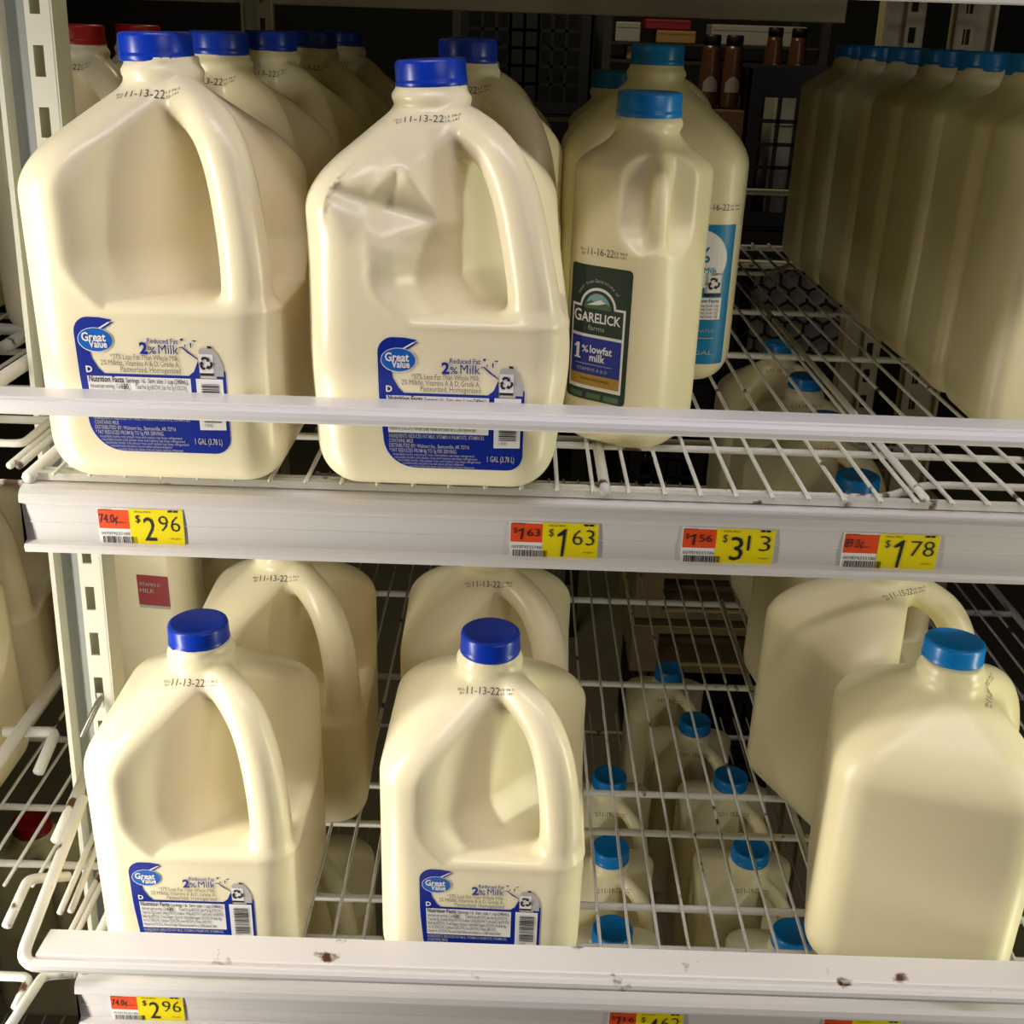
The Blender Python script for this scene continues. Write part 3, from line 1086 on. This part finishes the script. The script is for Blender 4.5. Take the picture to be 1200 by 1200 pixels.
# upper shelf, second row: the crumpled jug and those behind it
jug(-.047, .069, UP, 'dented', 'navy', 'crumpled navy-capped gallon milk jug with a deep crease below its shoulder', 'navy-capped gallons on the upper shelf', tilt=(-.023, 0))
jug(-.041, .218, UP, 'gallon', 'navy', 'shaded navy-capped gallon milk jug standing right behind the crumpled jug', 'navy-capped gallons on the upper shelf', with_label=False)
jug(-.045, .370, UP, 'gallon', 'navy', 'shaded navy-capped gallon milk jug third from the front behind the crumpled jug', 'navy-capped gallons on the upper shelf', with_label=False)
# quart with its handle corner to the front
q = jug(.0775, .130, UP, 'quart', 'sky', 'small sky-capped quart milk jug with dark green label, handle corner to the front', rz=math.radians(-33), with_label=False, with_date=False)
qb = B['quart'][2]
# its printed face is the one left of the handle corner
farm = farm_label()
pn, lt = farm.split(lambda it: it[3] <= 4)
pl = on_surface(qb, (-.0055, -.040, .0765), (1, 0, 0), (0, 0, 1))
la = pn.build('label', q, pl)
lt.build('lettering', la, pl)
date_print('11-16-22', 19, 5.0).build('date_stamp', q, on_surface(qb, (-.006, -.040, .1275), (1, 0, 0), (0, 0, 1)))
# sky-capped gallon and a half gallon behind the quart
g = jug(.1000, .312, UP, 'gallon', 'sky', 'sky-capped gallon milk jug with light blue label, behind the small quart', rz=math.radians(89), with_label=False, with_date=False, body='gallon_sky')
pl = on_surface(B['gallon'][2], (-.0705, -.027, .0735), (0, -1, 0), (0, 0, 1))
pn, lt = sky_label().split(lambda it: it[3] <= 2)
la = pn.build('label', g, pl)
lt.build('lettering', la, pl)
date_print('11-16-22', 20, 5.0).build('date_stamp', g, on_surface(B['gallon'][2], (-.0705, -.046, .138), (0, -1, 0), (0, 0, 1)))
jug(.0815, .500, UP - 0, 'quart', 'sky', 'sky-capped quart jug mostly hidden behind the sky-capped gallon', with_label=False, with_date=False)
# right row of half gallons, front to back
names = ('frontmost', 'second', 'third', 'fourth', 'fifth', 'sixth', 'seventh')
for i in range(7):
    jug(.378, .800 - .611 - .006 + .1005 * i, UP, 'half', 'sky',
        'teal-capped half gallon jug, %s in the close row on the upper shelf at right' % names[i],
        'half gallons on the upper shelf', rz=math.radians(90 + random.uniform(-3, 3)), with_label=False, with_date=False)
# lower shelf
zl = LOW[0]
jug(-.2100, .0500, zl, 'gallon', 'navy', 'navy-capped gallon milk jug at the front left of the lower shelf', 'navy-capped gallons on the lower shelf', tilt=(-.005, .006))
jug(-.186, .2060, zl, 'gallon', 'navy', 'navy-capped gallon milk jug behind the front left jug, lower shelf', 'navy-capped gallons on the lower shelf', rz=.03, with_label=False)
jug(-.0119, .0520, zl, 'gallon', 'navy', 'navy-capped gallon milk jug at the front middle of the lower shelf', 'navy-capped gallons on the lower shelf', rz=-.02)
jug(-.0160, .2080, zl, 'gallon', 'navy', 'navy-capped gallon milk jug behind the middle front jug, lower shelf', 'navy-capped gallons on the lower shelf', rz=.02, with_label=False)
ey = (.0547, .215, .372, .550, .7025, .858)
ex = (.3068, .308, .3263, .340, .3528, .3533)
er = (75, 25, 8, 4, 0, 0)
elb = ('frontmost sky-capped gallon jug at the right of the lower shelf, handle turned to the right',
       'sky-capped gallon jug behind the right front jug, lit yellow-green in its handle recess',
       'sky-capped gallon jug third in the lower right row, seen through the upper shelf wires',
       'sky-capped gallon jug fourth in the lower right row', 'sky-capped gallon jug fifth in the lower right row, white shoulder under the upper wires',
       'sky-capped gallon jug sixth and last in the lower right row')
for i in range(6):
    jug(ex[i], ey[i], zl, 'gallon', 'sky', elb[i], 'sky-capped gallons on the lower shelf', rz=math.radians(er[i]), with_label=False, body='gallon_sky', text='11-15-22', tilt=(.02, 0) if i == 0 else (0, 0))

# ------------------------------------------------------------------ bottom shelf below
Z3 = -.805
third = shelf('white wire shelf near the bottom carrying half gallons', Z3, -.06, LX, [(.05, .003), (.3, .003), (.6, .003), (1.0, .004)], .003, 1.05, rail=False, lip=False)
low = [(.292, .2370, 0), (.2728, .3600, 0), (.2727, .4880, 0), (.2456, .6030, 0), (.2270, .7270, 0), (.1130, .2330, 0), (.1194, .3535, 0), (.1270, .4800, 0)]
lowlab = ('sky-capped half gallon on the bottom shelf, nearest of the right column',
          'sky-capped half gallon on the bottom shelf, second of the right column',
          'sky-capped half gallon on the bottom shelf, third of the right column',
          'sky-capped half gallon on the bottom shelf, fourth of the right column',
          'sky-capped half gallon on the bottom shelf, farthest back of the right column',
          'sky-capped half gallon on the bottom shelf, nearest of the left column',
          'sky-capped half gallon on the bottom shelf, second of the left column',
          'sky-capped half gallon on the bottom shelf, third of the left column')
for (x, y, _), lb in zip(low, lowlab):
    jug(x, y, Z3, 'wide', 'sky', lb, 'half gallons on the bottom shelf', rz=random.uniform(-.05, .05), with_label=False, text='11-19-22')

for x, y, lb in ((-.165, .215, 'bottom shelf gallon jug in the gap between the lower front jugs, nearer one'),
                 (-.168, .372, 'bottom shelf gallon jug in the gap between the lower front jugs, farther one')):
    jug(x - .05, y, Z3, 'gallon', 'navy', lb, 'gallons on the bottom shelf', with_label=False)

# ------------------------------------------------------------------ left neighbour bay: red-capped whole milk
red = {'l_navy': 'l_red', 'l_blue': 'l_red'}
for i, y in enumerate((.372, .523)):
    jug(-.366, y, 0, 'gallon', 'red', ('red-capped gallon jug just behind the left upright, upper level', 'red-capped gallon jug half hidden by the navy cap, upper level')[i],
        'red-capped gallons in the left bay', with_label=False)
wp = Print()
wp.rect(-15, 15, -17, 17, 'l_red', 1, 2.0)
wp.rect(-15, 15, -17, -14, 'l_pale', 2, 2.0)
wp.text('VITAMIN D', -13, 6, 5, 'l_pale', 3, width=20)
wp.text('MILK', -13, -1, 6, 'l_pale', 3, width=14)
wl = wp.split(lambda it: it[3] <= 2)
wm = []
for i, y in enumerate((.372, .523)):
    t = jug(-.354, y, zl, 'gallon', 'red', ('gallon jug with red label right of the left upright, lower level', 'gallon jug with red label farther back right of the left upright, lower level')[i],
            'red-capped gallons in the left bay', with_label=False, with_date=False, rz=math.radians(84))
    if not wm:
        pl = on_surface(B['gallon'][2], (-.0705, -.033, .139), (0, -1, 0), (0, 0, 1))
        a = wl[0].build('label', t, pl, {'l_teal': 'l_red'})
        b = wl[1].build('lettering', a, pl, {'l_teal': 'l_red'})
        wm = [a.data, b.data]
    else:
        link('lettering', wm[1], link('label', wm[0], t))
jug(-.545, .385, 0, 'gallon', 'red', 'gallon jug at the left picture edge on the upper neighbouring shelf', 'red-capped gallons in the left bay', with_label=False, with_date=False)
jug(-.520, .345, zl, 'gallon', 'red', 'gallon jug left of the upright on the lower neighbouring shelf, rear one', 'red-capped gallons in the left bay', with_label=False, with_date=False, rz=.15)
jug(-.500, .175, zl, 'gallon', 'red', 'gallon jug at the left picture edge on the lower neighbouring shelf, front one', 'red-capped gallons in the left bay', with_label=False, with_date=False)
jug(-.520, .375, Z3 - .006, 'half', 'red', 'red-capped half gallon under the left neighbouring shelf', 'red-capped half gallons in the left bay', with_label=False)
left_third = side_bay('white wire shelf of the left neighbouring bay near the bottom', Z3, -.05)


# ------------------------------------------------------------------ price tags
def price_tag(x0, z0, y, w, h, unit, dollars, cents, label, style=0, unit2=None):
    t = thing('price_tag', label, 'price tag', (x0 + w * .5, y + .017, z0 - h * .5 - .0062), 0, 'price tags on the channels')
    W, H = w * 1000, h * 1000
    box('tag_card', -w / 2, w / 2, 0, .0004, -h / 2, h / 2, M['l_white'], t)
    P = Print()
    xs = -W / 2 + W * .37

    def one(x, y, hh, w_):
        P.poly([(x + w_ * .42, y), (x + w_ * .72, y), (x + w_, y + hh), (x + w_ * .80, y + hh), (x, y + hh * .80), (x, y + hh * .70), (x + w_ * .62, y + hh * .78)], 'l_black', 3, 0)
    P.rect(xs, W / 2, -H / 2, H / 2, 't_yellow', 1, 0)
    P.rect(-W / 2 + .4, xs, -H * .08, H / 2 - H * .04, 't_orange', 1, 0)
    P.text('UNIT PRICE', -W / 2 + 1.0, H * .5 - 1.6, 1.6, 'l_black', 3, width=8)
    P.text('RETAIL PRICE', xs + W * .07, H * .5 - 2.4, 1.7, 'l_black', 3, width=10)
    P.rect(W / 2 - 9, W / 2 - 6.4, H / 2 - 1.6, H / 2 - .2, 'l_black', 3, 0)
    P.rect(W / 2 - 5.6, W / 2 - 3.0, H / 2 - 1.6, H / 2 - .2, 'l_black', 3, 0)
    if unit.startswith('$'):
        P.text('$', -W / 2 + 2.2, H * .18, 5.4, 'l_black', 3, width=2.0)
        one(-W / 2 + 5.0, H * .0, 7.6, 3.4)
        P.text(unit[3:], -W / 2 + 10.5, H * .10, 7.2, 'l_black', 3, width=8)
    else:
        P.text(unit, -W / 2 + 1.0, H * .08, 9.6, 'l_black', 3, width=11.5, sy=.9)
        P.text('PER QT', -W / 2 + 13, H * .08, 1.6, 'l_black', 3, width=4.5)
    P.text('007874235186', -W / 2 + 1.2, -H * .26, 3.0, 'l_black', 3, width=W * .34)
    x = -W / 2 + 2.0
    rnd = random.Random(int(x0 * 1000) + 99)
    while x < xs + 3.5:
        b = rnd.choice((.25, .25, .5, .7))
        P.rect(x, x + b, -H / 2 + .3, -H * .30, 'l_black', 3, 0)
        x += b + rnd.choice((.3, .45, .6))
    P.text('$', xs + W * .07, H * .12, 7.2, 'l_black', 3, width=3.0)
    if dollars == '1':
        one(xs + W * .17, -H * .46, H * .80, W * .10)
    else:
        P.text(dollars, xs + W * .16, -H * .40, H * .98, 'l_black', 3, width=W * .14, bold=.0)
    P.text(cents, W / 2 - 2.2, -H * .12, H * .66, 'l_black', 3, 'RIGHT', width=W * .25, bold=-.012)
    P.text('milk gallon', W / 2 - 9, -H * .34, 1.5, 'l_black', 3, width=6.5)
    P.build('print', t, flat((0, 0, 0), (1, 0, 0), (0, 0, 1)))
    return t


TAGS = ((-.2558, 0, .0528, '74.0\u00a2', '2', '96', 'yellow 2 96 price tag on the upper channel below the intact navy-capped jug'),
        (-.0008, 0, .0545, '$1.63', '1', '63', 'yellow 1 63 price tag with its bar code, right of the crumpled jug'),
        (.1057, 0, .0570, '$1.56', '3', '13', 'yellow 3 13 price tag under the bare wires of the upper shelf'),
        (.2054, 0, .0588, '89.0\u00a2', '1', '78', 'yellow 1 78 price tag nearest the right picture edge, upper channel'),
        (-.2786, 1, .0528, '74.0\u00a2', '2', '96', 'yellow 2 96 price tag on the lower channel at the bottom left corner'),
        (.0821, 1, .0535, '$1.16', '4', '62', 'yellow 4 62 price tag on the lower channel below the bare wires'),
        (.2370, 1, .0560, '$1.56', '3', '13', 'price tag cut off by the bottom picture edge below the sky-capped jug'))
for x0, low_, w, unit, d_, c_, lb in TAGS:
    price_tag(x0, (LOW[0] if low_ else 0) - .0142, (D if low_ else 0) - .0022, w, .0236, unit, d_, c_, lb)


# ------------------------------------------------------------------ cold room stock seen between the jugs
def crate(label, x, y, z, w=.33, d=.33, h=.28, rz=0.0, cols=8, rows=5, hexes=False):
    t = thing('milk_crate', label, 'milk crate', (x, y, z), rz, 'black crates in the cold room')
    r = .0035

    def side(nm, A, U, wid):
        bm = bmesh.new()
        A, U = Vector(A), Vector(U)
        inn = Vector((-U.y, U.x, 0))

        def bar(s0, s1, t0, t1):
            vs = []
            for k in (0, .006):
                for s, tt in ((s0, t0), (s1, t0), (s1, t1), (s0, t1)):
                    vs.append(bm.verts.new(A + U * s + inn * k + Vector((0, 0, tt))))
            for qd in ((0, 1, 2, 3), (7, 6, 5, 4), (0, 4, 5, 1), (1, 5, 6, 2), (2, 6, 7, 3), (3, 7, 4, 0)):
                bm.faces.new([vs[i] for i in qd])
        bar(0, wid, h - .05, h)
        bar(0, wid, 0, .03)
        bar(0, .03, .03, h - .05)
        bar(wid - .03, wid, .03, h - .05)
        iw, ih = wid - .06, h - .08
        if hexes:
            n = 7
            R_ = iw / n / math.sqrt(3)
            row = 0
            yy = .03
            while yy < h - .05:
                for k in range(n + 1):
                    cx_ = .03 + (k + (.5 if row % 2 else 0)) * iw / n
                    for e in range(3):
                        a0, a1 = math.radians(60 * e - 30), math.radians(60 * e + 30)
                        p0 = Vector((cx_ + R_ * math.cos(a0), yy + R_ * math.sin(a0)))
                        p1 = Vector((cx_ + R_ * math.cos(a1), yy + R_ * math.sin(a1)))
                        if max(p0.x, p1.x) > wid or max(p0.y, p1.y) > h:
                            continue
                        add_tube(bm, [A + U * p0.x + inn * .003 + Vector((0, 0, p0.y)), A + U * p1.x + inn * .003 + Vector((0, 0, p1.y))], .0035, 4)
                yy += R_ * 1.5
                row += 1
        else:
            bar(wid * .38, wid * .62, .03, h - .05)
            for k in range(1, cols):
                s = .03 + iw * k / cols
                bar(s - r, s + r, .03, h - .05)
            for k in range(1, rows):
                zz = .03 + ih * k / rows
                bar(.03, wid - .03, zz - r, zz + r)
        return link(nm, bm_mesh(nm, bm, M['black']), t)
    side('side', (-w / 2, -d / 2, 0), (1, 0, 0), w)
    side('side', (w / 2, -d / 2, 0), (0, 1, 0), d)
    side('side', (w / 2, d / 2, 0), (-1, 0, 0), w)
    side('side', (-w / 2, d / 2, 0), (0, -1, 0), d)
    bm = bmesh.new()
    add_box(bm, -w / 2, w / 2, -d / 2, d / 2, -.003, .003)
    link('base', bm_mesh('crate_base', bm, M['black']), t)
    return t


for bz, lb, hx in ((-.685, 'black milk crate at the foot of the tall stack on the pallets', False),
                   (-.388, 'black crate with honeycomb sides, middle of the tall stack', True),
                   (-.091, 'black milk crate with square grid openings, top of the tall stack', False)):
    crate(lb, .580, 1.785, bz + .004, .33, .33, .29, hexes=hx)
for bz, lb in ((-.685, 'narrow black crate low in the stack under the brown carton'), (-.400, 'narrow black crate right under the brown carton')):
    crate(lb, .325, 1.700, bz + .004, .17, .20, .280, cols=4)
crate('black crate on the floor under the stacked pallets', .60, 1.76, -1.397, .60, .34, .28, cols=12)
crate('black milk crate on the steel rack behind the crumpled jug', -.008, 2.46, .0645)


def choc(x, y, z, label):
    t = thing('chocolate_bottle', label, 'bottle', (x, y, z), 0, 'brown bottles in the cold room')
    v, f = lathe([(.019, 0), (.0205, .004), (.0205, .055), (.0192, .074), (.0165, .102), (.0152, .113)], 20)
    link('bottle', mesh('brown_bottle', v, f, M['choc'], smooth=True), t)
    v, f = lathe([(.0162, .112), (.0162, .127), (.0145, .130)], 20)
    link('cap', mesh('dark_cap', v, f, M['black'], smooth=True), t)
    v, f = [], []
    for j in range(9):
        a = math.radians(-130 + 80 * j / 8)
        for hh in (.030, .046 + .012 * math.sin(math.pi * j / 8)):
            v.append((.0209 * math.cos(a), .0209 * math.sin(a), hh))
    f = [(2 * j, 2 * j + 2, 2 * j + 3, 2 * j + 1) for j in range(8)]
    link('label', mesh('bottle_label', v, f, M['choclabel'], smooth=True), t)
    return t


for x, y, z, lb in ((.347, 1.66, .1285, 'brown chocolate milk bottle, left one of the pair on the carton'),
                    (.389, 1.66, .1285, 'brown chocolate milk bottle, right one of the pair on the carton'),
                    (.535, 2.01, .1465, 'brown chocolate milk bottle behind the top crate, left one'),
                    (.586, 2.01, .1465, 'brown chocolate milk bottle behind the top crate, right one')):
    choc(x, y, z, lb)


def carton(label, x0, x1, y0, y1, z0, z1, parts=1):
    t = thing('cardboard_carton', label, 'carton', ((x0 + x1) / 2, (y0 + y1) / 2, z0))
    w, d = (x1 - x0) / 2, (y1 - y0) / 2
    box('carton_body', -w, w, -d, d, 0, z1 - z0, M['carton'], t, .002)
    box('carton_flap', -w + .002, w - .002, -d - .0015, -d, (z1 - z0) * .72, z1 - z0 - .002, M['carton'], t)
    return t


carton('brown cardboard carton under the pair of brown bottles', .240, .4125, 1.61, 1.79, -.1150, .128)
carton('tall brown carton standing behind the crate stack', .46, .66, 1.96, 2.10, -1.40, .146)
for x0, x1, z0, z1, m, lb, nm in (
        (.210, .270, .2360, .280, 'ivory', 'small ivory carton on the rack left of the gallon cap', 'small_carton'),
        (.240, .270, .1975, .2300, 'gold', 'small amber package on the lower rack board left of the gallon cap', 'package'),
        (.309, .404, .2360, .264, 'gold', 'long amber package on the rack behind the gallon cap', 'package'),
        (.281, .390, .2650, .288, 'l_red', 'dark red flat case lying on the amber package', 'flat_case'),
        (.440, .668, .2360, .281, 'ivory', 'wide ivory carton on the rack above the brown bottles', 'small_carton')):
    t = thing(nm, lb, 'package', ((x0 + x1) / 2, 2.30, z0))
    w, h = (x1 - x0) / 2, z1 - z0
    box('body', -w, w, 0, .09, 0, h, M[m], t, .003)
    box('flap', -w + .003, w - .003, -.0015, 0, h * .72, h - .003, M[m], t)
for z, lb in ((-.081, 'pale carton inside the top crate, seen through its grid'), (-.378, 'pale carton inside the honeycomb crate')):
    t = thing('small_carton', lb, 'package', (.600, 1.70, z))
    box('body', -.115, .115, 0, .10, 0, .24, M['ivory'], t, .003)
    box('flap', -.112, .112, -.0015, 0, .18, .236, M['ivory'], t)
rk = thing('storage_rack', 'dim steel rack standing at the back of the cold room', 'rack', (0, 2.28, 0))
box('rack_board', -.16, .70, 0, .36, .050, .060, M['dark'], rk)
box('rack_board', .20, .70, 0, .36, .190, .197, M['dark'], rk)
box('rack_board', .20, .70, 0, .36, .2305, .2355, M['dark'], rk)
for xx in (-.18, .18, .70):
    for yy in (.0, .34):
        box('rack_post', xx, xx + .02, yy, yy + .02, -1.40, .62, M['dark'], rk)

# wooden pallet stack on the cold room floor, seen through the lower wires
for k in range(3):
    t = thing('wooden_pallet', ('worn wooden pallet at the top of the stack under the crates', 'worn wooden pallet in the middle of the stack under the crates',
                                'worn wooden pallet at the bottom of the stack under the crates')[k], 'pallet', (.62, 1.76, -.8035 - .1385 * k + .0005), 0, 'stacked pallets')
    for j in range(6):
        o = box('deck_board', -.34, .34, -.18 + .062 * j, -.13 + .062 * j, .100, .1175, M['wood'], t)
    for j in range(3):
        box('stringer', -.34 + .31 * j, -.28 + .31 * j, -.18, .18, .018, .10, M['wood'], t)
    for j in range(3):
        box('bottom_board', -.34, .34, -.18 + .13 * j, -.08 + .13 * j, 0, .018, M['wood'], t)
